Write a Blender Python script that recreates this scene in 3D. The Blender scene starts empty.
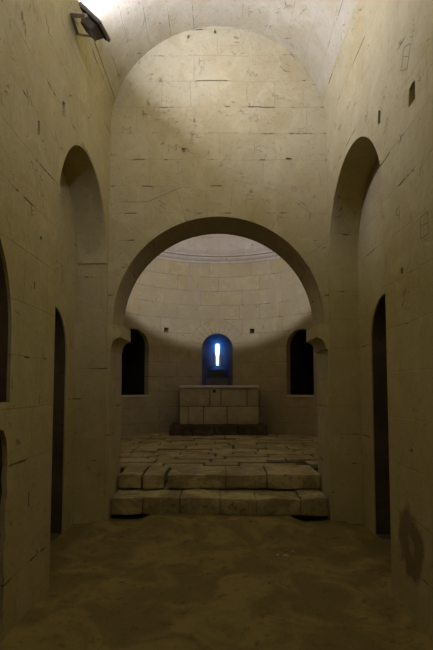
import bpy, bmesh, math, random
from mathutils import Vector, Matrix, noise

random.seed(7)
scene = bpy.context.scene
col = scene.collection
PI = math.pi

# ------------------------------------------------------------------ dimensions (metres)
HW = 1.33            # half width of the nave
SPRING = 4.74        # springing of the nave vault
YB, YB2 = 5.6, 6.26  # front and back of the chancel-arch wall
YR = -3.0            # rear wall behind the viewer
AR, AY = 2.45, 9.3   # apse radius, centre of its half circle
AF = 0.46            # apse floor level
DOME = 4.86          # springing of the half dome

# ------------------------------------------------------------------ node helpers
class NT:
    def __init__(s, name):
        s.m = bpy.data.materials.new(name)
        s.m.use_nodes = True
        s.t = s.m.node_tree
        s.t.nodes.clear()
    def n(s, kind, **kw):
        nd = s.t.nodes.new(kind)
        for k, v in kw.items():
            if k == 'ins':
                for a, b in v.items():
                    s.put(nd.inputs[a], b)
            else:
                setattr(nd, k, v)
        return nd
    def put(s, sock, v):
        if hasattr(v, 'is_linked') or hasattr(v, 'links'):
            s.t.links.new(v, sock)
        else:
            sock.default_value = v
    def math(s, op, a, b=0.0, c=0.0):
        nd = s.n('ShaderNodeMath', operation=op)
        for i, v in enumerate((a, b, c)):
            s.put(nd.inputs[i], v)
        return nd.outputs[0]
    def mix(s, fac, a, b, blend='MIX'):
        nd = s.n('ShaderNodeMix', data_type='RGBA', blend_type=blend)
        s.put(nd.inputs[0], fac)
        s.put(nd.inputs[6], a if not isinstance(a, tuple) else (*a, 1))
        s.put(nd.inputs[7], b if not isinstance(b, tuple) else (*b, 1))
        return nd.outputs[2]
    def noise(s, vec, scale, detail=5, rough=0.6, dist=0.0):
        nd = s.n('ShaderNodeTexNoise')
        s.put(nd.inputs['Vector'], vec)
        nd.inputs['Scale'].default_value = scale
        nd.inputs['Detail'].default_value = detail
        nd.inputs['Roughness'].default_value = rough
        nd.inputs['Distortion'].default_value = dist
        return nd.outputs['Fac']
    def step(s, v, lo, hi):
        nd = s.n('ShaderNodeMapRange', interpolation_type='SMOOTHSTEP')
        s.put(nd.inputs[0], v)
        nd.inputs[1].default_value = lo
        nd.inputs[2].default_value = hi
        return nd.outputs[0]
    def xyz(s, x, y, z=0.0):
        nd = s.n('ShaderNodeCombineXYZ')
        for i, v in enumerate((x, y, z)):
            s.put(nd.inputs[i], v)
        return nd.outputs[0]

def stone(name, mode, base, course=0.33, width=0.72, joint=0.25, strokes=0.85, stroke_lo=0.56, rings=(),
          scar=None, dirt=(0.10, 0.075, 0.035), variation=0.10, squash=0.5, wash=None, fadej=0.0, smudge=0.55):
    """Limewashed ashlar: coursed joints, broken dark strokes along them, blotches, pits."""
    T = NT(name)
    tc = T.n('ShaderNodeTexCoord').outputs['Object']
    sp = T.n('ShaderNodeSeparateXYZ')
    T.put(sp.inputs[0], tc)
    x, y, z = sp.outputs
    if mode == 'YZ':
        u, v = T.math('ADD', y, T.math('MULTIPLY', x, 0.93)), z
    elif mode == 'XZ':
        u, v = T.math('ADD', x, T.math('MULTIPLY', T.math('SUBTRACT', y, YB), 0.93)), z
    elif mode == 'CYL':
        yy = T.math('SUBTRACT', y, AY)
        u = T.math('MULTIPLY', T.math('ARCTAN2', x, yy), AR)
        v = z
    elif mode == 'VAULT':
        u = T.math('MULTIPLY', T.math('ARCTAN2', x, T.math('SUBTRACT', z, SPRING)), HW)
        v = T.math('ADD', y, 0.0)
        u, v = v, u
    elif mode == 'DOME':
        u = T.math('MULTIPLY', T.math('ARCTAN2', x, T.math('SUBTRACT', y, AY)), AR)
        v = T.math('MULTIPLY', z, 1.2)
    else:
        u, v = x, y
    w1 = T.math('MULTIPLY', T.math('SUBTRACT', T.noise(tc, 1.3, 3), 0.5), 0.05)
    w2 = T.math('MULTIPLY', T.math('SUBTRACT', T.noise(tc, 9.0, 3), 0.5), 0.018)
    vv = T.math('ADD', v, T.math('ADD', w1, w2))
    uv = T.xyz(T.math('ADD', u, T.math('MULTIPLY', w1, 1.5)), vv)
    br = T.n('ShaderNodeTexBrick', offset=0.43, offset_frequency=2, squash=squash, squash_frequency=3)
    T.put(br.inputs['Vector'], uv)
    br.inputs['Color1'].default_value = (0.0, 0.0, 0.0, 1)
    br.inputs['Color2'].default_value = (1, 1, 1, 1)
    br.inputs['Mortar'].default_value = (0.5, 0.5, 0.5, 1)
    br.inputs['Scale'].default_value = 1.0
    br.inputs['Mortar Size'].default_value = 0.0065
    br.inputs['Mortar Smooth'].default_value = 0.35
    br.inputs['Brick Width'].default_value = width
    br.inputs['Row Height'].default_value = course
    mort = br.outputs['Fac']
    blk = T.n('ShaderNodeRGBToBW')
    T.put(blk.inputs[0], br.outputs['Color'])
    blk = blk.outputs[0]
    # ring joints of arches: (centre u, centre v, inner r, outer r, number)
    for (cu, cv, r0, r1, cnt) in rings:
        du = T.math('SUBTRACT', u, cu)
        dv = T.math('SUBTRACT', v, cv)
        r = T.math('SQRT', T.math('ADD', T.math('MULTIPLY', du, du), T.math('MULTIPLY', dv, dv)))
        r = T.math('ADD', r, w2)
        an = T.math('ARCTAN2', dv, du)
        fr = T.math('FRACT', T.math('ADD', T.math('MULTIPLY', an, cnt / PI), 0.5))
        dd = T.math('MULTIPLY', T.math('ABSOLUTE', T.math('SUBTRACT', fr, 0.5)), PI / cnt)
        radial = T.math('LESS_THAN', T.math('MULTIPLY', dd, r), 0.006)
        inring = T.math('MULTIPLY', T.math('LESS_THAN', r, r1), T.math('GREATER_THAN', dv, 0.0))
        rim = T.math('LESS_THAN', T.math('ABSOLUTE', T.math('SUBTRACT', r, r1)), 0.006)
        rim = T.math('MULTIPLY', rim, T.math('GREATER_THAN', dv, 0.0))
        ringj = T.math('MAXIMUM', T.math('MULTIPLY', radial, inring), rim)
        mort = T.math('ADD', T.math('MULTIPLY', mort, T.math('SUBTRACT', 1.0, inring)), ringj)
    big = T.noise(tc, 0.9, 4, 0.55, 0.6)
    mid = T.noise(tc, 3.5, 6, 0.62, 0.8)
    fine = T.noise(tc, 26.0, 6, 0.65)
    c = T.mix(T.math('MULTIPLY', blk, variation * 1.7), base, tuple(k * 0.72 for k in base))
    warm = (base[0] * 0.88, base[1] * 0.81, base[2] * 0.66)
    c = T.mix(T.math('MULTIPLY', T.step(big, 0.42, 0.68), 0.6), c, warm)
    pale = tuple(min(0.9, k * 1.14) for k in base)
    c = T.mix(T.math('MULTIPLY', T.step(mid, 0.50, 0.66), 0.5), c, pale)
    c = T.mix(T.math('MULTIPLY', T.step(mid, 0.48, 0.34), 0.45), c, warm)
    c = T.mix(T.math('MULTIPLY', T.step(fine, 0.54, 0.70), 0.45), c, tuple(k * 0.55 for k in base))
    # joints: faint everywhere, open and dark in broken lengths
    c = T.mix(T.math('MULTIPLY', T.math('MULTIPLY', mort, T.step(T.noise(tc, 1.9, 3), 0.40 - fadej, 0.62 - fadej)), joint), c, tuple(k * 0.42 for k in base))
    lg = T.noise(T.xyz(T.math('MULTIPLY', u, 1.0), T.math('MULTIPLY', v, 1.6), x if mode == 'YZ' else 3.1), 2.6, 4, 0.65)
    bed = T.math('SUBTRACT', T.math('FRACT', T.math('ADD', T.math('DIVIDE', vv, course), 0.5)), 0.5)
    bed = T.step(T.math('MULTIPLY', T.math('ABSOLUTE', bed), course), 0.009, 0.004)
    stroke = T.math('MULTIPLY', bed, T.step(lg, stroke_lo, stroke_lo + 0.06))
    c = T.mix(T.math('MULTIPLY', stroke, strokes), c, dirt)
    # pits and short tool scars running along the beds
    pv = T.xyz(T.math('MULTIPLY', u, 5.0), T.math('MULTIPLY', T.math('ADD', v, T.math('MULTIPLY', T.math('SUBTRACT', T.noise(tc, 4.0, 2), 0.5), 0.5)), 14.0), 1.7)
    pits = T.math('MULTIPLY', T.step(T.noise(pv, 1.3, 4, 0.72), 0.61, 0.68), T.step(T.noise(tc, 2.1, 4), 0.47, 0.58))
    c = T.mix(T.math('MULTIPLY', pits, 0.7), c, tuple(k * 1.6 for k in dirt))
    sm = T.math('MULTIPLY', T.step(T.noise(T.xyz(T.math('MULTIPLY', u, 1.0), T.math('MULTIPLY', v, 0.55), 5.2), 5.5, 6, 0.7, 0.8), 0.62, 0.74), smudge)
    c = T.mix(sm, c, tuple(k * 2.0 for k in dirt))
    if wash:
        c = T.mix(T.math('MULTIPLY', T.step(T.noise(tc, 2.2, 5, 0.6, 1.0), 0.5, 0.62), 0.6), c, wash)
    if scar:
        (sy, sz, ry, rz, scol) = scar
        a = T.math('DIVIDE', T.math('SUBTRACT', y, sy), ry)
        b = T.math('DIVIDE', T.math('SUBTRACT', v, sz), rz)
        d = T.math('SQRT', T.math('ADD', T.math('MULTIPLY', a, a), T.math('MULTIPLY', b, b)))
        d = T.math('ADD', d, T.math('MULTIPLY', T.math('SUBTRACT', T.noise(tc, 5.0, 4), 0.5), 1.3))
        c = T.mix(T.math('MULTIPLY', T.step(d, 1.1, 0.8), 0.75), c, scol)
        c = T.mix(T.math('MULTIPLY', T.step(d, 0.30, 0.20), 0.6), c, warm)
    h = T.math('ADD', T.math('MULTIPLY', mid, 0.55), T.math('MULTIPLY', fine, 0.16))
    h = T.math('SUBTRACT', h, T.math('MULTIPLY', mort, 0.10))
    h = T.math('SUBTRACT', h, T.math('MULTIPLY', T.math('ADD', stroke, pits), 0.25))
    bp = T.n('ShaderNodeBump')
    bp.inputs['Strength'].default_value = 0.65
    bp.inputs['Distance'].default_value = 0.035
    T.put(bp.inputs['Height'], h)
    bs = T.n('ShaderNodeBsdfPrincipled')
    T.put(bs.inputs['Base Color'], c)
    bs.inputs['Roughness'].default_value = 0.92
    bs.inputs['Specular IOR Level'].default_value = 0.15
    T.put(bs.inputs['Normal'], bp.outputs[0])
    o = T.n('ShaderNodeOutputMaterial')
    T.put(o.inputs[0], bs.outputs[0])
    return T.m

def mottled(name, a, b, c3, scale=2.0, rough=0.9, bump=0.5, metal=0.0, spec=0.2, dist=0.03):
    T = NT(name)
    tc = T.n('ShaderNodeTexCoord').outputs['Object']
    n1 = T.noise(tc, scale, 6, 0.62, 0.7)
    n2 = T.noise(tc, scale * 5, 6, 0.65, 0.3)
    n3 = T.noise(tc, scale * 22, 5, 0.65)
    c = T.mix(T.step(n1, 0.42, 0.62), a, b)
    c = T.mix(T.math('MULTIPLY', T.step(n2, 0.55, 0.68), 0.7), c, c3)
    c = T.mix(T.math('MULTIPLY', T.step(n3, 0.55, 0.75), 0.3), c, tuple(k * 0.5 for k in a))
    h = T.math('ADD', T.math('MULTIPLY', n2, 0.6), T.math('MULTIPLY', n3, 0.25))
    bp = T.n('ShaderNodeBump')
    bp.inputs['Strength'].default_value = bump
    bp.inputs['Distance'].default_value = dist
    T.put(bp.inputs['Height'], h)
    bs = T.n('ShaderNodeBsdfPrincipled')
    T.put(bs.inputs['Base Color'], c)
    bs.inputs['Roughness'].default_value = rough
    bs.inputs['Metallic'].default_value = metal
    bs.inputs['Specular IOR Level'].default_value = spec
    T.put(bs.inputs['Normal'], bp.outputs[0])
    o = T.n('ShaderNodeOutputMaterial')
    T.put(o.inputs[0], bs.outputs[0])
    return T.m

# ------------------------------------------------------------------ mesh helpers
def link(name, me, mat, parent=None, smooth=None):
    ob = bpy.data.objects.new(name, me)
    col.objects.link(ob)
    if mat:
        me.materials.clear()
        me.materials.append(mat)
    if parent:
        ob.parent = parent
    if smooth:
        for p in me.polygons:
            p.use_smooth = True
        me.set_sharp_from_angle(angle=math.radians(smooth))
    return ob

def mesh_of(bm, name):
    bmesh.ops.recalc_face_normals(bm, faces=bm.faces)
    me = bpy.data.meshes.new(name)
    bm.to_mesh(me)
    bm.free()
    return me

def obj(name, bm, mat, parent=None, smooth=None):
    return link(name, mesh_of(bm, name), mat, parent, smooth)

def box(bm, x0, x1, y0, y1, z0, z1, jit=0.0, bev=0.0, cuts=0):
    b = bmesh.new()
    bmesh.ops.create_cube(b, size=1)
    for v in b.verts:
        v.co = Vector((x0 if v.co.x < 0 else x1, y0 if v.co.y < 0 else y1, z0 if v.co.z < 0 else z1))
    if cuts:
        bmesh.ops.subdivide_edges(b, edges=b.edges[:], cuts=cuts, use_grid_fill=True)
    if bev:
        bmesh.ops.bevel(b, geom=[e for e in b.edges if len(e.link_faces) == 2 and e.calc_face_angle(0) > 0.5],
                        offset=bev, segments=2, affect='EDGES', profile=0.6)
    if jit:
        for v in b.verts:
            q = v.co * 6.0
            v.co += Vector((noise.noise(q), noise.noise(q + Vector((9, 0, 0))), noise.noise(q + Vector((0, 9, 0))))) * jit
    me = bpy.data.meshes.new('t')
    b.to_mesh(me)
    b.free()
    bm.from_mesh(me)
    bpy.data.meshes.remove(me)

def prism(bm, pts, p0, p1):
    """Closed solid between two equally long loops given by functions of a 2-D outline."""
    a = [bm.verts.new(p0(q)) for q in pts]
    b = [bm.verts.new(p1(q)) for q in pts]
    n = len(pts)
    for i in range(n):
        j = (i + 1) % n
        bm.faces.new((a[i], a[j], b[j], b[i]))
    bm.faces.new(a[::-1])
    bm.faces.new(b)

def arch_outline(c, half, z0, spring, seg=28, rise=None, jit=0.0):
    rise = half if rise is None else rise
    out = [(c - half, z0), (c + half, z0)]
    for i in range(seg + 1):
        a = PI * i / seg
        k = 1 + jit * noise.noise(Vector((i * 0.9, c, 3.3)))
        out.append((c + half * k * math.cos(a), spring + rise * k * math.sin(a)))
    return out

def cut(ob, cutters, smooth=35):
    """Subtract closed cutter meshes from ob for good."""
    dg = bpy.context.evaluated_depsgraph_get
    tmp = []
    for bm in cutters:
        assert bm.calc_volume() != 0
        me = mesh_of(bm, 'cutter')
        c = bpy.data.objects.new('cutter', me)
        col.objects.link(c)
        md = ob.modifiers.new('b', 'BOOLEAN')
        md.operation = 'DIFFERENCE'
        md.solver = 'EXACT'
        md.object = c
        tmp.append(c)
    bpy.context.view_layer.update()
    me = bpy.data.meshes.new_from_object(ob.evaluated_get(dg()))
    old = ob.data
    ob.modifiers.clear()
    ob.data = me
    me.name = ob.name
    if not len(me.polygons): print('EMPTY CUT', ob.name)
    bpy.data.meshes.remove(old)
    for c in tmp:
        m = c.data
        bpy.data.objects.remove(c)
        bpy.data.meshes.remove(m)
    for p in me.polygons:
        p.use_smooth = True
    me.set_sharp_from_angle(angle=math.radians(smooth))

def structure(o, label=None):
    o['kind'] = 'structure'
    if label:
        o['label'] = label
    return o

def tag(o, label, cat, group=None):
    o['label'] = label
    o['category'] = cat
    if group:
        o['group'] = group
    return o

def empty(name, loc):
    o = bpy.data.objects.new(name, None)
    o.location = loc
    o.empty_display_size = 0.1
    col.objects.link(o)
    return o

def C():
    return bmesh.new()

# ------------------------------------------------------------------ materials
LIME = (0.46, 0.398, 0.182)
SCAR = (3.32, 0.50, 0.21, 0.26, (0.15, 0.10, 0.055))
m_side_l = stone('limewash_left', 'YZ', LIME, course=0.36, width=0.85)
m_side_r = stone('limewash_right', 'YZ', LIME, course=0.34, width=0.9, scar=SCAR)
m_back = stone('limewash_arch_wall', 'XZ', (0.46, 0.402, 0.195), course=0.335, width=0.70,
               rings=((0.0, 2.38, 1.27, 1.72, 15),), stroke_lo=0.52)
m_vault = stone('limewash_vault', 'VAULT', (0.47, 0.42, 0.228), course=0.30, width=1.7, joint=0.12,
                strokes=0.4, stroke_lo=0.56)
m_apse = stone('apse_ashlar', 'CYL', (0.44, 0.378, 0.20), course=0.36, width=1.05, joint=0.75,
               rings=((-0.03, 2.52, 0.375, 0.69, 13),), wash=(0.38, 0.32, 0.19), variation=0.2, fadej=0.06)
m_dome = stone('apse_dome_stone', 'DOME', (0.50, 0.45, 0.33), course=0.40, width=0.9, joint=0.2, strokes=0.3)
m_rear = stone('limewash_rear', 'XZ', LIME)
m_trim = mottled('dressed_stone', (0.44, 0.378, 0.16), (0.51, 0.44, 0.20), (0.34, 0.285, 0.12), 2.5, bump=0.35)
m_embr = mottled('embrasure_shade_stone', (0.17, 0.16, 0.14), (0.20, 0.19, 0.165), (0.13, 0.12, 0.10), 3.0, bump=0.3)  # stone darkened so the splay reads as shaded
m_floor = mottled('earth_floor', (0.165, 0.123, 0.034), (0.255, 0.193, 0.053), (0.095, 0.070, 0.020), 2.1, bump=0.7, dist=0.05)
m_slab = mottled('paving_stone', (0.30, 0.243, 0.105), (0.46, 0.38, 0.175), (0.13, 0.10, 0.04), 2.0, bump=0.6, dist=0.04)
m_step = mottled('step_stone', (0.27, 0.22, 0.092), (0.46, 0.38, 0.165), (0.09, 0.07, 0.026), 2.9, bump=0.7, dist=0.05)
m_soil = mottled('joint_soil', (0.07, 0.055, 0.03), (0.10, 0.08, 0.045), (0.05, 0.04, 0.02), 4.0, bump=0.8)
m_altar = mottled('altar_stone', (0.41, 0.345, 0.175), (0.49, 0.415, 0.215), (0.29, 0.24, 0.11), 2.6, bump=0.5)
m_mensa = mottled('altar_top_stone', (0.60, 0.54, 0.42), (0.66, 0.60, 0.47), (0.46, 0.40, 0.28), 6.0, bump=0.4)
m_plinth = mottled('plinth_dirt_shade', (0.08, 0.06, 0.032), (0.13, 0.10, 0.055), (0.05, 0.038, 0.02), 2.6, bump=0.7)  # dirt and shade on the riser, both put into this dark colour
m_pass = mottled('passage_shade', (0.08, 0.06, 0.03), (0.11, 0.083, 0.042), (0.055, 0.04, 0.02), 2.0, bump=0.5)  # dark colour stands for the unlit inside of the openings
m_scratch = mottled('scratch_dirt', (0.20, 0.155, 0.08), (0.30, 0.245, 0.14), (0.15, 0.11, 0.06), 14.0)
m_alu = mottled('painted_lamp_metal', (0.16, 0.145, 0.12), (0.20, 0.18, 0.15), (0.13, 0.12, 0.10), 9.0, rough=0.5, bump=0.15, metal=0.3, spec=0.5)
m_steel = mottled('galvanised_bracket', (0.38, 0.37, 0.33), (0.44, 0.42, 0.38), (0.30, 0.29, 0.26), 9.0, rough=0.45, bump=0.1, metal=0.5, spec=0.5)
m_black = mottled('black_rubber', (0.02, 0.02, 0.018), (0.03, 0.03, 0.027), (0.015, 0.015, 0.014), 9.0, rough=0.7, bump=0.1)
m_chip = mottled('pale_chip', (0.34, 0.29, 0.19), (0.40, 0.34, 0.23), (0.26, 0.22, 0.14), 20.0)

def lens_material():
    T = NT('lamp_glass')
    e = T.n('ShaderNodeEmission')
    e.inputs['Color'].default_value = (1.0, 0.93, 0.80, 1)
    e.inputs['Strength'].default_value = 4.0
    o = T.n('ShaderNodeOutputMaterial')
    T.put(o.inputs[0], e.outputs[0])
    return T.m
m_lens = lens_material()

# ------------------------------------------------------------------ nave side walls
def side_wall(sign, name, mat, niche, door, extra):
    bm = C()
    x0, x1 = sorted((sign * 3.4, sign * HW))
    box(bm, x0, x1, YR, YB, -0.3, SPRING)
    ob = obj(name, bm, mat)
    P = lambda d: (lambda q: (sign * (HW + d), q[0], q[1]))
    cs = []
    (ya, yb, sp, depth, rise) = niche
    c, h = (ya + yb) / 2, (yb - ya) / 2
    b = C()
    # the niche arch stands a finger out over its jambs
    prism(b, arch_outline(c, h, -0.1, sp, 40, rise), P(-0.2), P(depth))
    cs.append(b)
    (yc, dh, dsp) = door
    b = C()
    prism(b, arch_outline(yc, dh, -0.1, dsp, 20), P(depth - 0.05), P(depth + 1.5))
    cs.append(b)
    for (outl, d) in extra:
        b = C()
        prism(b, outl, P(-0.2), P(d))
        cs.append(b)
    cut(ob, cs)
    return structure(ob)

def rough_rect(c, z, w, h, s=0):
    random.seed(int(c * 100) + s)
    pts = []
    for (a, b) in ((-1, -1), (0, -1.05), (1, -0.9), (1.05, 0), (0.9, 1), (0, 1.05), (-1, 0.85), (-0.95, 0)):
        pts.append((c + w / 2 * (a + random.uniform(-.18, .18)), z + h / 2 * (b + random.uniform(-.18, .18))))
    return pts

def slit(c, z, w, h):
    if h < w * 2:
        return [(c - w / 2, z - h / 2), (c + w / 2, z - h * .4), (c + w * .45, z + h / 2), (c - w * .5, z + h * .35)]
    return [(c - w / 2, z - h / 2), (c + w / 2, z - h / 2 + w * .3), (c + w / 2, z + h / 2 - w), (c + w * .1, z + h / 2), (c - w / 2, z + h / 2 - w * .4)]

hole = [(2.985, -0.1)]
random.seed(3)
for i in range(14):
    hole.append((2.992 + random.uniform(-.016, .016), 0.05 + i * 0.088))
hole += [(2.97, 1.27), (2.93, 1.32), (2.80, 1.345), (2.66, 1.34), (2.4, 1.36), (2.2, 1.30), (2.12, 1.1), (2.1, -0.1)]
wall_left = side_wall(-1, 'wall_left', m_side_l, (3.80, 5.535, 3.045, 0.35, 0.92), (4.73, 0.46, 1.96), [
    (arch_outline(2.13, 0.875, 1.49, 1.95, 32), 1.3),
    (hole, 1.3),
    (slit(3.90, 3.97, 0.075, 0.14), 0.4),
    (slit(3.37, 3.50, 0.05, 0.12), 0.12),
    (slit(3.36, 2.32, 0.02, 0.06), 0.05),
    (slit(3.35, 0.80, 0.016, 0.11), 0.05),
    (slit(3.46, 2.70, 0.03, 0.03), 0.04),
])
wall_right = side_wall(1, 'wall_right', m_side_r, (3.71, 5.575, 3.11, 0.35, 0.885), (4.70, 0.465, 2.06), [
    (rough_rect(3.11, 3.60, 0.11, 0.125), 0.4),
    (slit(3.765, 3.815, 0.065, 0.13), 0.4),
    (rough_rect(3.36, 2.425, 0.035, 0.045, 2), 0.05),
    (slit(3.27, 1.15, 0.05, 0.02), 0.03),
])
# the niche arch ring stands 1.5 cm proud of the jamb below it: a thin lining under the arch curve
def arch_lining(sign, niche, name):
    (ya, yb, sp, depth, rise) = niche
    c, h = (ya + yb) / 2, (yb - ya) / 2
    t = 0.018
    out = [(c + h * math.cos(PI * i / 40), sp + rise * math.sin(PI * i / 40)) for i in range(41)]
    out += [(c + (h - t) * math.cos(PI * i / 40), sp + (rise - t) * math.sin(PI * i / 40)) for i in range(40, -1, -1)]
    bm = C()
    n = 41
    X0, X1 = sign * (HW + 0.004), sign * (HW + depth + 0.01)
    a = [bm.verts.new((X0, *q)) for q in out]
    b = [bm.verts.new((X1, *q)) for q in out]
    m = len(out)
    for i in range(m):
        j = (i + 1) % m
        bm.faces.new((a[i], a[j], b[j], b[i]))
    for i in range(n - 1):
        bm.faces.new((a[i], a[i + 1], a[m - 2 - i], a[m - 1 - i]))
        bm.faces.new((b[i], b[i + 1], b[m - 2 - i], b[m - 1 - i]))
    return structure(obj(name, bm, m_trim, smooth=40))
arch_lining(-1, (3.80, 5.535, 3.045, 0.35, 0.92), 'trim_1')

# passage linings, unlit depth painted dark, behind the two small doors (door_1, door_2) and the openings in the left wall
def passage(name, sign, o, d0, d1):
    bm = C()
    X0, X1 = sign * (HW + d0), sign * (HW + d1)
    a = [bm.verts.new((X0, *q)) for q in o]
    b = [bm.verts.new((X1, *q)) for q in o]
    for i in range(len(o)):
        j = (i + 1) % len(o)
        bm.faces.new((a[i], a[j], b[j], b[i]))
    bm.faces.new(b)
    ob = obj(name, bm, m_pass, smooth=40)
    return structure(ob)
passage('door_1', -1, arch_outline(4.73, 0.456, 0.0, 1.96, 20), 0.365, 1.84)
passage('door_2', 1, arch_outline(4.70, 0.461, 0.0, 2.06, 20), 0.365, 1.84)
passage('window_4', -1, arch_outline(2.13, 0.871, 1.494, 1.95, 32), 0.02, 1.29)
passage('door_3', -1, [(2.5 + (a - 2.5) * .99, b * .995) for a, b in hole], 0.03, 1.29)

# ------------------------------------------------------------------ rear wall, vault
bm = C()
box(bm, -3.4, 3.4, YR - 0.6, YR, -0.3, 6.9)
structure(obj('wall_rear', bm, m_rear))

def vault():
    notch = math.radians(16.6)
    half = 0.0055 / HW
    pts = []
    N = 96
    ang = [PI * i / N for i in range(N + 1)]
    ang = [a for a in ang if abs(a - (PI - notch)) > 0.012]
    seq = []
    for a in ang:
        seq.append((a, HW))
    for a, r in ((PI - notch - half, HW), (PI - notch - half, HW + 0.05), (PI - notch + half, HW + 0.05), (PI - notch + half, HW)):
        seq.append((a, r))
    seq.sort(key=lambda s: s[0])
    # keep the notch order right
    fixed = []
    for s in seq:
        fixed.append(s)
    for i in range(len(fixed) - 1):
        if abs(fixed[i][0] - fixed[i + 1][0]) < 1e-9:
            lo = fixed[i][0] < PI - notch
            pair = sorted((fixed[i], fixed[i + 1]), key=lambda s: s[1], reverse=not lo)
            fixed[i], fixed[i + 1] = pair
    inner = [(r * math.cos(a), SPRING + r * math.sin(a)) for a, r in fixed]
    outline = inner + [(-3.4, SPRING), (-3.4, 6.9), (3.4, 6.9), (3.4, SPRING)]
    bm = C()
    prism(bm, outline, lambda q: (q[0], YR, q[1]), lambda q: (q[0], YB, q[1]))
    o = obj('ceiling', bm, m_vault, smooth=30)
    o.data.materials.append(m_side_l)
    o.data.materials.append(m_side_r)
    for p in o.data.polygons:
        if p.center.z < SPRING + HW * math.sin(notch) - 0.004 and abs(p.center.x) < HW + 0.06:
            p.material_index = 1 if p.center.x < 0 else 2
    return structure(o)
vault()

# ------------------------------------------------------------------ chancel-arch wall
bm = C()
box(bm, -3.4, 3.4, YB, YB2, -0.3, 6.9)
wall_back = obj('wall_back', bm, m_back)
b = C()
oc = [(-1.29, -0.4), (1.31, -0.4), (1.31, 2.32), (1.265, 2.32)]
for i in range(65):
    a = PI * i / 64
    oc.append((1.265 * math.cos(a), 2.38 + 1.265 * math.sin(a)))
oc += [(-1.265, 2.32), (-1.29, 2.32)]
prism(b, oc, lambda q: (q[0], YB - 0.2, q[1]), lambda q: (q[0], YB2 + 0.2, q[1]))
cs = [b]
for (x, z, w, h) in ((-0.47, 6.02, 0.03, 0.04), (-0.43, 4.48, 0.05, 0.05), (-0.37, 5.93, 0.04, 0.05), (0.86, 4.37, 0.06, 0.02), (-0.04, 6.0, 0.03, 0.05)):
    b = C()
    prism(b, rough_rect(x, z, w, h, 5), lambda q: (q[0], YB - 0.05, q[1]), lambda q: (q[0], YB + 0.04, q[1]))
    cs.append(b)
cut(wall_back, cs)
structure(wall_back)

# impost blocks with a hollow (cavetto) underside
def impost(sign, name):
    tip, jamb = 1.178, 1.33
    prof = [(jamb, 2.325), (tip, 2.325), (tip - 0.002, 2.175)]
    for i in range(1, 9):
        a = (PI / 2) * i / 8
        prof.append((tip + (1.285 - tip) * math.sin(a), 2.165 - 0.135 * (1 - math.cos(a))))
    prof.append((jamb, 2.03))
    bm = C()
    prism(bm, prof, lambda q: (sign * q[0], YB - 0.004, q[1]), lambda q: (sign * q[0], YB2 + 0.01, q[1]))
    return structure(obj(name, bm, m_trim, smooth=30))
impost(-1, 'trim_3')
impost(1, 'trim_4')

# mason's marks scratched in the stone
def stroke_mesh(bm, plane, pts, w=0.007):
    for (p, q) in zip(pts[:-1], pts[1:]):
        p, q = Vector(p), Vector(q)
        d = (q - p).normalized() * 0.5 * w
        n = Vector((-d.y, d.x))
        ring = [p - d - n, q + d - n, q + d + n, p - d + n]
        prism(bm, ring, lambda s: plane(s, 0.004), lambda s: plane(s, -0.0015))
M_ = [[(0, 0), (0, 1), (.5, .45), (1, 1), (1, 0)]]
K_ = [[(0, 0), (0, 1)], [(.8, 1), (0, .5), (.9, 0)]]
BOX = [[(0, 0), (0, 1), (1, 1), (1, 0), (0, 0)], [(0, .5), (1, .6)]]
A_ = [[(0, 0), (.5, 1), (1, 0)], [(.2, .4), (.85, .5)]]
R_ = [[(0, 0), (0, 1), (.8, .8), (0, .5), (.8, 0)]]
S_ = [[(.9, .9), (.2, 1), (0, .6), (.8, .45), (1, .1), (0, 0)]]
def mark(parent, plane, glyph, a, z, s, tilt=0.0, asp=1.0, fade=0.0045):
    bm = C()
    for line in glyph:
        pts = []
        for (u, v) in line:
            u2, v2 = (u - .5) * s * asp, (v - .5) * s
            pts.append((a + u2 * math.cos(tilt) - v2 * math.sin(tilt), z + u2 * math.sin(tilt) + v2 * math.cos(tilt)))
        stroke_mesh(bm, plane, pts, fade)
    return obj('mason_mark', bm, m_scratch, parent)
pb = lambda s, d: (s[0], YB + d, s[1])
N_G = [[(0, 0), (0, 1), (1, 0), (1, 1)]]
H_G = [[(0, 1), (0, 0)], [(0, .5), (.6, .6), (.7, 0)]]
P_G = [[(0, 0), (.1, 1), (.7, .9), (.7, .5), (.1, .45)]]
E_G = [[(1, 1), (0, .9), (.1, .5), (.8, .5)], [(.1, .5), (0, 0), (.9, .1)]]
Z_G = [[(0, 1), (.3, .7), (.1, .5), (.6, .4), (.4, .1), (1, 0)]]
W_G = [[(0, .4), (.2, .9), (.4, .3), (.6, .7), (.8, .2), (1, .4)]]
for (g, x, z, s, t) in ((M_, -1.13, 4.73, 0.09, 0.0), (N_G, -0.57, 4.51, 0.085, 0.1), (M_, -0.47, 4.51, 0.08, -0.1), (K_, 0.49, 4.50, 0.09, 0),
                        (Z_G, -0.27, 4.68, 0.10, 0.2), (W_G, 0.41, 5.45, 0.13, 0.2), (H_G, -0.19, 5.62, 0.09, 0), (P_G, 0.40, 3.86, 0.11, -0.1),
                        (H_G, 0.60, 3.84, 0.09, .3), (Z_G, -0.68, 3.82, 0.12, -.4), (E_G, 1.02, 4.72, 0.07, 0.1), (A_, 0.74, 3.62, 0.10, .8),
                        (BOX, 0.92, 3.99, 0.05, 0.1), (Z_G, 0.72, 5.18, .13, 0.3), (W_G, -0.42, 4.46, .06, 0), (Z_G, 0.3, 4.97, .07, 0)):
    mark(wall_back, pb, g, x, z, s, t, 1.1)
bm = C()
stroke_mesh(bm, pb, [(-1.20, 3.83), (-1.02, 3.825), (-0.86, 3.83), (-0.70, 3.90), (-0.58, 3.955), (-0.46, 4.01)], 0.007)
obj('crack', bm, m_scratch, wall_back)
pr = lambda s, d: (HW + d, s[0], s[1])
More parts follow.
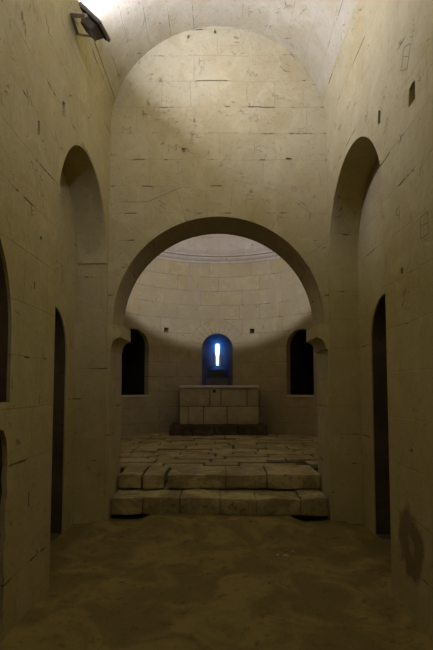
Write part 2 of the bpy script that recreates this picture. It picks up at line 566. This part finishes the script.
for (g, y, z, s, t) in ((BOX, 3.2, 3.92, 0.15, .5), (Z_G, 3.62, 3.66, 0.10, .3), (P_G, 3.42, 2.86, 0.11, 0), (BOX, 2.98, 2.63, 0.14, 0), (K_, 3.34, 3.40, 0.06, .4),
                        (W_G, 3.33, 2.26, 0.09, 0), (H_G, 4.10, 4.02, 0.1, 0.7)):
    mark(wall_right, pr, g, y, z, s, t, 0.8)
pl = lambda s, d: (-HW - d, s[0], s[1])
for (g, y, z, s, t) in ((H_G, 3.2, 3.62, 0.10, .4), (Z_G, 3.5, 4.4, 0.12, .4), (E_G, 3.3, 2.85, 0.07, 0.3), (W_G, 3.15, 1.22, .08, .3)):
    mark(wall_left, pl, g, y, z, s, t, 0.9)

# ------------------------------------------------------------------ nave floor
def floor_z(x, y):
    z = 0.020 * noise.noise(Vector((x * 1.1, y * 1.1, 0.3))) + 0.010 * noise.noise(Vector((x * 4, y * 4, 1.3))) - 0.004
    e = max(0.0, abs(x) - 1.08)
    if abs(x) < 1.5:
        z += 0.16 * min(e, 0.26) ** 1.4
    def sm(a, b, t):
        t = min(1.0, max(0.0, (t - a) / (b - a)))
        return t * t * (3 - 2 * t)
    k = 0.5 * noise.noise(Vector((x * 2.3, 4.0, 0)))
    z += 0.085 * sm(4.7, 5.6, y) * (1 - sm(0.74, 1.0, abs(x - 0.03) + 0.1 * k))
    return z
bm = C()
nx, ny = 72, 150
g = [[bm.verts.new((-1.95 + 3.9 * i / nx, YR - 0.05 + (6.35 - YR) * j / ny, 0)) for i in range(nx + 1)] for j in range(ny + 1)]
for row in g:
    for v in row:
        v.co.z = floor_z(v.co.x, v.co.y)
for j in range(ny):
    for i in range(nx):
        bm.faces.new((g[j][i], g[j][i + 1], g[j + 1][i + 1], g[j + 1][i]))
fl = obj('floor', bm, m_floor, smooth=80)
structure(fl)
bm = C()
box(bm, -3.4, 3.4, YR - 0.6, YB2 + 0.5, -0.5, -0.16)
structure(obj('floor_bed', bm, m_soil))

# ------------------------------------------------------------------ apse
def apse_path(r, n=72, ylo=YB2):
    pts = [(-r, ylo), (-r, (ylo + AY) / 2)]
    for i in range(n + 1):
        a = PI - PI * i / n
        pts.append((r * math.cos(a), AY + r * math.sin(a)))
    pts += [(r, (ylo + AY) / 2), (r, ylo)]
    return pts

inner, outer = apse_path(AR), apse_path(AR + 1.6)
bm = C()
n = len(inner)
rows = []
for (P, z) in ((inner, -0.3), (inner, DOME + 0.02), (outer, DOME + 0.02), (outer, -0.3)):
    rows.append([bm.verts.new((x, y, z)) for (x, y) in P])
for k in range(4):
    A, B = rows[k], rows[(k + 1) % 4]
    for i in range(n - 1):
        bm.faces.new((A[i], A[i + 1], B[i + 1], B[i]))
for i in (0, n - 1):
    bm.faces.new([rows[k][i] for k in range(4)])
wall_apse = obj('wall_apse', bm, m_apse)
cs = []
WIN = []
for th in (-52.0, 50.7):
    t = math.radians(th)
    d = Vector((math.sin(t), math.cos(t), 0))
    s = Vector((math.cos(t), -math.sin(t), 0))
    c0 = Vector((0, AY, 0))
    def PW(dist, k=1.0, c0=c0, d=d, s=s):
        return lambda q: c0 + d * dist + s * q[0] * k + Vector((0, 0, q[1]))
    b = C()
    o = arch_outline(0, 0.41, 1.365, 2.49, 24)
    prism(b, o, PW(AR - 0.5), PW(AR + 1.15))
    cs.append(b)
    WIN.append((o, PW))
# central light: a splayed embrasure narrowing to a loop
cx = -0.03
A0 = arch_outline(cx, 0.388, 1.45, 2.505, 24)
A1 = arch_outline(cx, 0.388, 1.45, 2.505, 24)
A2 = arch_outline(cx, 0.095, 1.95, 2.67, 24)
b = C()
la = [b.verts.new((x, 11.2, z)) for x, z in A0]
lb = [b.verts.new((x, 11.80, z)) for x, z in A1]
lc = [b.verts.new((x, 13.22, z)) for x, z in A2]
for P, Q in ((la, lb), (lb, lc)):
    for i in range(len(P)):
        j = (i + 1) % len(P)
        b.faces.new((P[i], P[j], Q[j], Q[i]))
b.faces.new(la[::-1])
b.faces.new(lc)
cs.append(b)
b = C()
loop = [(-.034, 2.06), (.034, 2.06), (.04, 2.40), (.066, 2.52), (.068, 2.70), (.05, 2.76), (0, 2.785), (-.05, 2.76), (-.068, 2.70), (-.066, 2.52), (-.04, 2.40)]
prism(b, [(cx + x, z) for x, z in loop], lambda q: (q[0], 12.6, q[1]), lambda q: (q[0], 13.9, q[1]))
cs.append(b)
for (px, z) in ((-1.27, 2.935), (0.83, 2.935)):
    t = math.asin(px / AR)
    d = Vector((math.sin(t), math.cos(t), 0))
    s = Vector((math.cos(t), -math.sin(t), 0))
    b = C()
    prism(b, [(-.06, -.065), (.055, -.06), (.062, .06), (-.055, .065)], lambda q: Vector((0, AY, z)) + d * (AR - .3) + s * q[0] + Vector((0, 0, q[1])),
          lambda q: Vector((0, AY, z)) + d * (AR + .35) + s * q[0] + Vector((0, 0, q[1])))
    cs.append(b)
cut(wall_apse, cs, 25)
structure(wall_apse)

# linings of the side embrasures (window_2, window_3): reveal and closed back painted near-black as shade; pale sill
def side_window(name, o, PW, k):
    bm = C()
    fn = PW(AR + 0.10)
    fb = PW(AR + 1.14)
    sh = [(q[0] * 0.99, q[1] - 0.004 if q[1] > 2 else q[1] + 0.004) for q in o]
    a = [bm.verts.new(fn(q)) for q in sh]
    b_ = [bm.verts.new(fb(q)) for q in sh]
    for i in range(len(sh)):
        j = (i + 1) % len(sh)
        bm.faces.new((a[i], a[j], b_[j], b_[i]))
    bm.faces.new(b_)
    ob = structure(obj(name, bm, m_recess_shade, smooth=40))
    bm = C()
    prism(bm, [(-.405, 1.33), (.405, 1.33), (.405, 1.367), (-.405, 1.367)], PW(AR - 0.035), PW(AR + 0.12))
    obj('window_sill', bm, m_mensa, ob)
m_recess_shade = mottled('recess_shade_black', (0.03, 0.022, 0.014), (0.045, 0.033, 0.02), (0.02, 0.015, 0.01), 2.0, bump=0.4)  # near-black stands for shade inside the side windows
side_window('window_2', WIN[0][0], WIN[0][1], 0)
side_window('window_3', WIN[1][0], WIN[1][1], 1)

# stepped sill inside the central embrasure
w1 = C()
prism(w1, [(-.36, 1.42), (.36, 1.42), (.36, 1.47), (-.36, 1.47)], lambda q: (cx + q[0], 11.72, q[1]), lambda q: (cx + q[0] * .9, 12.1, q[1]))
for (P, Q, ya, yb) in ((A1, A1, 11.74, 11.80), (A1, A2, 11.80, 13.215)):
    a = [w1.verts.new((cx + (x - cx) * .985, ya, z - .005 if z > 2 else z + .005)) for x, z in P]
    c = [w1.verts.new((cx + (x - cx) * .985, yb, z - .005 if z > 2.3 else z + .005)) for x, z in Q]
    for i in range(len(P)):
        k = (i + 1) % len(P)
        w1.faces.new((a[i], a[k], c[k], c[i]))
wob = structure(obj('window_1', w1, m_embr, smooth=40))
b = C()
prism(b, [(-.285, 1.42), (.285, 1.42), (.285, 1.76), (-.285, 1.76)], lambda q: (cx + q[0], 12.10, q[1]), lambda q: (cx + q[0] * .6, 12.6, q[1] + (.05 if q[1] > 1.6 else 0)))
obj('sill_step', b, m_embr, wob)
b = C()
prism(b, [(-.195, 1.6), (.195, 1.6), (.195, 2.0), (-.195, 2.0)], lambda q: (cx + q[0], 12.46, q[1]), lambda q: (cx + q[0] * .45, 13.0, q[1] + (.14 if q[1] > 1.8 else 0)))
obj('sill_step', b, m_embr, wob)

# moulded string course under the half dome
prof = [(0.02, 4.66), (-0.012, 4.665), (-0.02, 4.70), (-0.012, 4.725), (-0.03, 4.735), (-0.055, 4.755), (-0.068, 4.785), (-0.06, 4.815),
        (-0.035, 4.835), (-0.075, 4.845), (-0.075, 4.885), (0.02, 4.90)]
bm = C()
base = apse_path(1.0, 72)
rows = []
for (dr, z) in prof:
    P = apse_path(AR + dr, 72, YB2 - 0.0)
    rows.append([bm.verts.new((x, y, z)) for (x, y) in P])
for k in range(len(rows) - 1):
    for i in range(n - 1):
        bm.faces.new((rows[k][i], rows[k][i + 1], rows[k + 1][i + 1], rows[k + 1][i]))
structure(obj('trim_5', bm, m_dome, smooth=30))

# half dome with a short barrel in front of it
bm = C()
rows = []
NL = 20
R2 = AR + 0.01
for k in range(NL + 1):
    e = (PI / 2) * k / NL
    rr, z = R2 * math.cos(e), DOME + R2 * math.sin(e)
    rr = max(rr, 0.0005)
    row = [(-rr, YB2)]
    for i in range(73):
        a = PI - PI * i / 72
        row.append((rr * math.cos(a), AY + rr * math.sin(a)))
    row.append((rr, YB2))
    rows.append([bm.verts.new((x, y, z)) for x, y in row])
for k in range(NL):
    for i in range(len(rows[0]) - 1):
        bm.faces.new((rows[k][i], rows[k][i + 1], rows[k + 1][i + 1], rows[k + 1][i]))
dome = obj('ceiling_apse', bm, m_dome, smooth=40)
sd = dome.modifiers.new('thick', 'SOLIDIFY')
sd.thickness = 0.35
sd.offset = 1 if dome.data.polygons[0].normal.z > 0 else -1
structure(dome)
# closing wall above the arch, on the apse side, is the back of wall_back (built to 6.9 m); cap the rest
bm = C()
box(bm, -3.4, 3.4, YB2 - 0.05, YB2, 6.85, 7.9)
structure(obj('wall_gable', bm, m_back))

# apse floor: soil bed and irregular flagstones in rough rows
bm = C()
box(bm, -2.6, 2.6, 6.735, AY + AR + 0.1, -0.3, AF - 0.035)
structure(obj('floor_apse', bm, m_soil))
def flag(bm, x0, x1, y0, y1, z, bev=0.014):
    box(bm, x0, x1, y0, y1, z - 0.12, z, jit=0.010, bev=bev, cuts=2)
bm = C()
random.seed(21)
y = 6.735
ri = 0
gap_at = Vector((1.22, 7.02))
while y < 11.6:
    d = random.uniform(0.22, 0.42) if y < 8.2 else random.uniform(0.30, 0.62)
    x = -2.42
    while x < 2.42:
        w = random.uniform(0.38, 0.95)
        x1 = min(x + w, 2.44)
        y1 = y + d * random.uniform(0.93, 1.0)
        cxm, cym = (x + x1) / 2, (y + y1) / 2
        rlim = AR + 0.05
        if cym > AY and math.hypot(cxm, cym - AY) > rlim - 0.12:
            x = x1
            continue
        zz = AF + random.uniform(-0.014, 0.012)
        if abs(cxm - gap_at.x) < 0.30 and abs(cym - gap_at.y) < 0.17:
            x = x1
            flag(bm, gap_at.x - .20, gap_at.x - .06, gap_at.y - .1, gap_at.y + .12, AF - .03)
            flag(bm, gap_at.x + .1, gap_at.x + .25, gap_at.y - .03, gap_at.y + .15, AF - .025)
            continue
        g2 = random.uniform(0.010, 0.028)
        flag(bm, x + g2, x1 - random.uniform(0.004, 0.014), y + g2, y1, zz)
        x = x1
    y += d
    ri += 1
pv = obj('floor_flagstones', bm, m_slab, smooth=50)
structure(pv)

# ------------------------------------------------------------------ steps up to the apse
def step(name, label, y0, y1, z0, z1, cutsx, gapx=0.006, notch=None):
    bm = C()
    spans = cutsx if isinstance(cutsx[0], tuple) else list(zip(cutsx[:-1], cutsx[1:]))
    for (xa, xb) in spans:
        dz = random.uniform(-0.008, 0.006)
        dy = random.uniform(-0.018, 0.018)
        box(bm, xa + gapx * random.uniform(.3, 1), xb - gapx * random.uniform(.3, 1), y0 + dy, y1, z0, z1 + dz,
            jit=0.016, bev=0.012, cuts=4)
    o = obj(name, bm, m_step, smooth=45)
    tag(o, label, 'step')
    return o
random.seed(5)
step('stone_step', 'lower worn stone step under the arch, on the earth floor', 5.635, 6.60, 0.07, 0.268,
     [-1.272, -0.90, -0.46, 0.02, 0.44, 0.97, 1.292])
step('stone_step', 'upper broken stone step, set back behind the lower one at the edge of the paving', 6.045, 6.72, 0.288, 0.465,
     [(-1.272, -0.975), (-0.960, -0.69), (-0.655, 0.10), (0.10, 0.62), (0.625, 1.292)])
bm = C()
box(bm, -1.284, 1.304, 5.72, 6.62, -0.3, 0.035, jit=0.01, cuts=6)
structure(obj('floor_rubble', bm, m_soil))

# ------------------------------------------------------------------ altar
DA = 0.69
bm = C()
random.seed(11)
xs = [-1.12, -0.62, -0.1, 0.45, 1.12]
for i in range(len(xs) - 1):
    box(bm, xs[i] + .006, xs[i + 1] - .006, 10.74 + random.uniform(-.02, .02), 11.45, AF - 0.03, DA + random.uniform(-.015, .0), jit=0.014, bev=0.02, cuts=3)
tag(obj('altar_plinth', bm, m_plinth, smooth=45), 'low dark stone plinth under the altar, dirt and shade in its colour', 'plinth')

AYF, AYB = 10.90, 11.50
alt = empty('stone_altar', (0.02, AYF + 0.3, DA))
tag(alt, 'pale block-built stone altar below the glowing blue window', 'altar')
def ablock(x0, x1, z0, z1, hole=None):
    bm = C()
    box(bm, x0 + .007, x1 - .007, AYF + random.uniform(-.006, .006), AYB, z0 + .006, z1 - .006, jit=0.006, bev=0.010, cuts=2)
    o = obj('block', bm, m_altar, None, 45)
    if hole:
        b = C()
        box(b, hole[0] - .035, hole[0] + .035, AYF - .1, AYF + .14, hole[1] - .035, hole[1] + .035)
        cut(o, [b], 45)
    o.parent = alt
    o.matrix_parent_inverse = Matrix.Translation(-alt.location)
    return o
for a, b_ in ((-.895, -.20), (.055, .66), (.66, .925)):
    ablock(a, b_, 1.105, 1.535)
ablock(-.20, .055, 1.105, 1.535, hole=(-.10, 1.455))
for a, b_ in ((-.895, -.70), (-.70, -.35), (-.35, .20), (.20, .93)):
    ablock(a, b_, DA, 1.105)
bm = C()
box(bm, -.90, .94, AYF - .03, AYB + .02, 1.532, 1.588, jit=0.008, bev=0.016, cuts=4)
o = obj('table_slab', bm, m_mensa, alt, 45)
o.matrix_parent_inverse = Matrix.Translation(-alt.location)
bm = C()
box(bm, -.88, .91, AYF + .03, AYB - .02, DA + .01, 1.52)
o = obj('core', bm, m_soil, alt)
o.matrix_parent_inverse = Matrix.Translation(-alt.location)
o['label'] = 'dark mortar showing in the joints'

# ------------------------------------------------------------------ small loose stones on the earth floor
for k, (x, y, s, lab) in enumerate(((0.72, 4.62, 0.022, 'tiny pale stone chip lying on the earth floor, nearer the right wall'),
                                    (0.63, 4.50, 0.028, 'pale stone chip on the earth floor, the larger beside the dark stain'),
                                    (0.56, 4.54, 0.016, 'smallest pale stone chip on the earth floor before the steps'))):
    bm = C()
    bmesh.ops.create_icosphere(bm, subdivisions=2, radius=s)
    for v in bm.verts:
        v.co *= 1 + 0.35 * noise.noise(v.co * 60 + Vector((k * 5, 0, 0)))
        v.co.z *= 0.5
    o = obj('stone_chip', bm, m_chip)
    o.location = (x, y, floor_z(x, y) + s * 0.3)
    tag(o, lab, 'stone chip')

# ------------------------------------------------------------------ floodlight on the left wall
N_ = Vector((0.70, -0.15, 0.70)).normalized()       # where the lamp points
AX = Vector((0.0, 1.0, 0.0))
AX = (AX - N_ * AX.dot(N_)).normalized()            # along the nave
BX = N_.cross(AX).normalized()
if BX.z < 0:
    BX = -BX                                         # up and towards the wall
LC = Vector((-1.125, 4.08, 4.885))
fr = empty('floodlight', LC)
tag(fr, 'dark metal floodlight bracketed high on the left wall, aimed up at the vault', 'floodlight')
def lp(a, b, n):
    return AX * a + BX * b + N_ * n
def lamp_box(name, a0, a1, b0, b1, n0, n1, mat, parent, taper=1.0, bev=0.006):
    bm = C()
    vs = []
    for (nn, k) in ((n0, taper), (n1, 1.0)):
        for (a, b) in ((a0, b0), (a1, b0), (a1, b1), (a0, b1)):
            ca, cb = (a0 + a1) / 2, (b0 + b1) / 2
            vs.append(bm.verts.new(lp(ca + (a - ca) * k, cb + (b - cb) * k, nn)))
    bm.faces.new(vs[3::-1])
    bm.faces.new(vs[4:])
    for i in range(4):
        j = (i + 1) % 4
        bm.faces.new((vs[i], vs[j], vs[4 + j], vs[4 + i]))
    bmesh.ops.bevel(bm, geom=bm.edges[:], offset=bev, segments=2, affect='EDGES')
    return obj(name, bm, mat, parent)
hz = lamp_box('housing', -.11, .10, -.10, .09, -.085, -.012, m_alu, fr, 0.72, 0.008)
for k in range(5):
    b0 = -.07 + k * .03
    lamp_box('cooling_fin', -.075, .07, b0, b0 + .006, -.10, -.07, m_alu, hz, 1.0, 0.0015)
lamp_box('front_frame', -.145, .135, -.13, .13, -.010, .022, m_alu, fr, 1.0, 0.005)
lamp_box('gasket', -.125, .115, -.112, .108, -.020, -.008, m_black, fr, 1.0, 0.002)
lens = lamp_box('lens', -.12, .11, -.105, .105, .021, .025, m_lens, fr, 1.0, 0.001)
lens['label'] = 'glowing glass of the lamp'
# U-shaped bracket of flat bar from the wall to both ends of the housing
def bar(bm, p, q, w, t, up):
    d = (q - p).normalized()
    u = up.cross(d).normalized() * w / 2
    h = d.cross(u).normalized() * t / 2
    e = d * t * 0.4
    v = [bm.verts.new(k) for k in (p - e - u - h, p - e + u - h, p - e + u + h, p - e - u + h, q + e - u - h, q + e + u - h, q + e + u + h, q + e - u + h)]
    for f in ((3, 2, 1, 0), (4, 5, 6, 7), (0, 1, 5, 4), (1, 2, 6, 5), (2, 3, 7, 6), (3, 0, 4, 7)):
        bm.faces.new([v[i] for i in f])
wallp = Vector((-HW + 0.012, 4.02, 4.87)) - LC
bm = C()
near = Vector((wallp.x, -.09, wallp.z + .02))
far = Vector((wallp.x, .11, wallp.z + .0))
bar(bm, near, far, .045, .007, Vector((1, 0, 0)).cross(Vector((0, 1, 0))).normalized() + Vector((.3, 0, 0)))
bar(bm, near, lp(-.155, -.01, -.04), .038, .007, Vector((1, 0, .6)))
bar(bm, far, lp(.145, -.01, -.04), .038, .007, Vector((1, 0, .6)))
br_ = obj('bracket', bm, m_steel, fr)
br_['label'] = 'pale grey steel bracket'
for a in (-.150, .142):
    bm = C()
    bmesh.ops.create_cone(bm, cap_ends=True, segments=14, radius1=.016, radius2=.016, depth=.03)
    M = Matrix.Translation(lp(a, -.01, -.04)) @ AX.to_track_quat('Z', 'Y').to_matrix().to_4x4()
    bmesh.ops.transform(bm, matrix=M, verts=bm.verts)
    obj('pivot_bolt', bm, m_steel, br_, 40)

# ------------------------------------------------------------------ light
def area(name, loc, direction, sx, sy, power, colr, spread=180, parent=None):
    l = bpy.data.lights.new(name, 'AREA')
    l.shape = 'RECTANGLE'
    l.size, l.size_y = sx, sy
    l.energy = power
    l.color = colr
    l.spread = math.radians(spread)
    o = bpy.data.objects.new(name, l)
    o.location = loc
    o.rotation_euler = Vector(direction).to_track_quat('-Z', 'Y').to_euler()
    col.objects.link(o)
    return o
COOL = (0.75, 0.785, 1.40)
area('lamp_nave_left', LC + N_ * 0.04, N_, .2, .22, 100, COOL)
area('lamp_nave_entrance', (1.08, 0.2, 4.90), (-0.42, 0.38, 0.82), .25, .25, 112, COOL)
sl = bpy.data.lights.new('lamp_apse', 'SPOT')          # flood on the far side of the arch wall, aimed up at the half dome
sl.energy = 430
sl.color = (0.94, 0.92, 1.22)
sl.spot_size = math.radians(120)
sl.spot_blend = 0.10
sl.shadow_soft_size = 0.09
so = bpy.data.objects.new('lamp_apse', sl)
so.location = (0, 6.42, 4.40)
so.rotation_euler = Vector((0, math.cos(math.radians(39)), math.sin(math.radians(39)))).to_track_quat('-Z', 'Y').to_euler()
col.objects.link(so)
area('daylight_loop', (cx, 13.7, 2.6), (0, -1, -0.12), 1.0, 1.4, 180, (0.03, 0.20, 1.0))

w = bpy.data.worlds.new('sky')
scene.world = w
w.use_nodes = True
bg = w.node_tree.nodes['Background']
bg.inputs[0].default_value = (0.22, 0.50, 1.0, 1)
bg.inputs[1].default_value = 5.0

# ------------------------------------------------------------------ camera
cam = bpy.data.cameras.new('camera')
co = bpy.data.objects.new('camera', cam)
col.objects.link(co)
pitch = math.radians(3.6)
co.location = (0, 0, 1.6)
co.rotation_euler = (PI / 2 + pitch, 0, 0)
cam.sensor_fit = 'AUTO'
cam.sensor_width = 36
cam.lens = 470 / 650 * 36
cam.shift_x = -2.0 / 650
cam.shift_y = 30.4 / 650
cam.clip_start = 0.02
scene.camera = co

scene.view_settings.view_transform = 'Standard'
scene.view_settings.look = 'None'
scene.view_settings.gamma = 1.0
scene.view_settings.use_curve_mapping = False
scene.view_settings.exposure = 0.0
cy = scene.cycles
cy.use_denoising = True
cy.max_bounces = 12
cy.diffuse_bounces = 10
cy.sample_clamp_indirect = 4.0
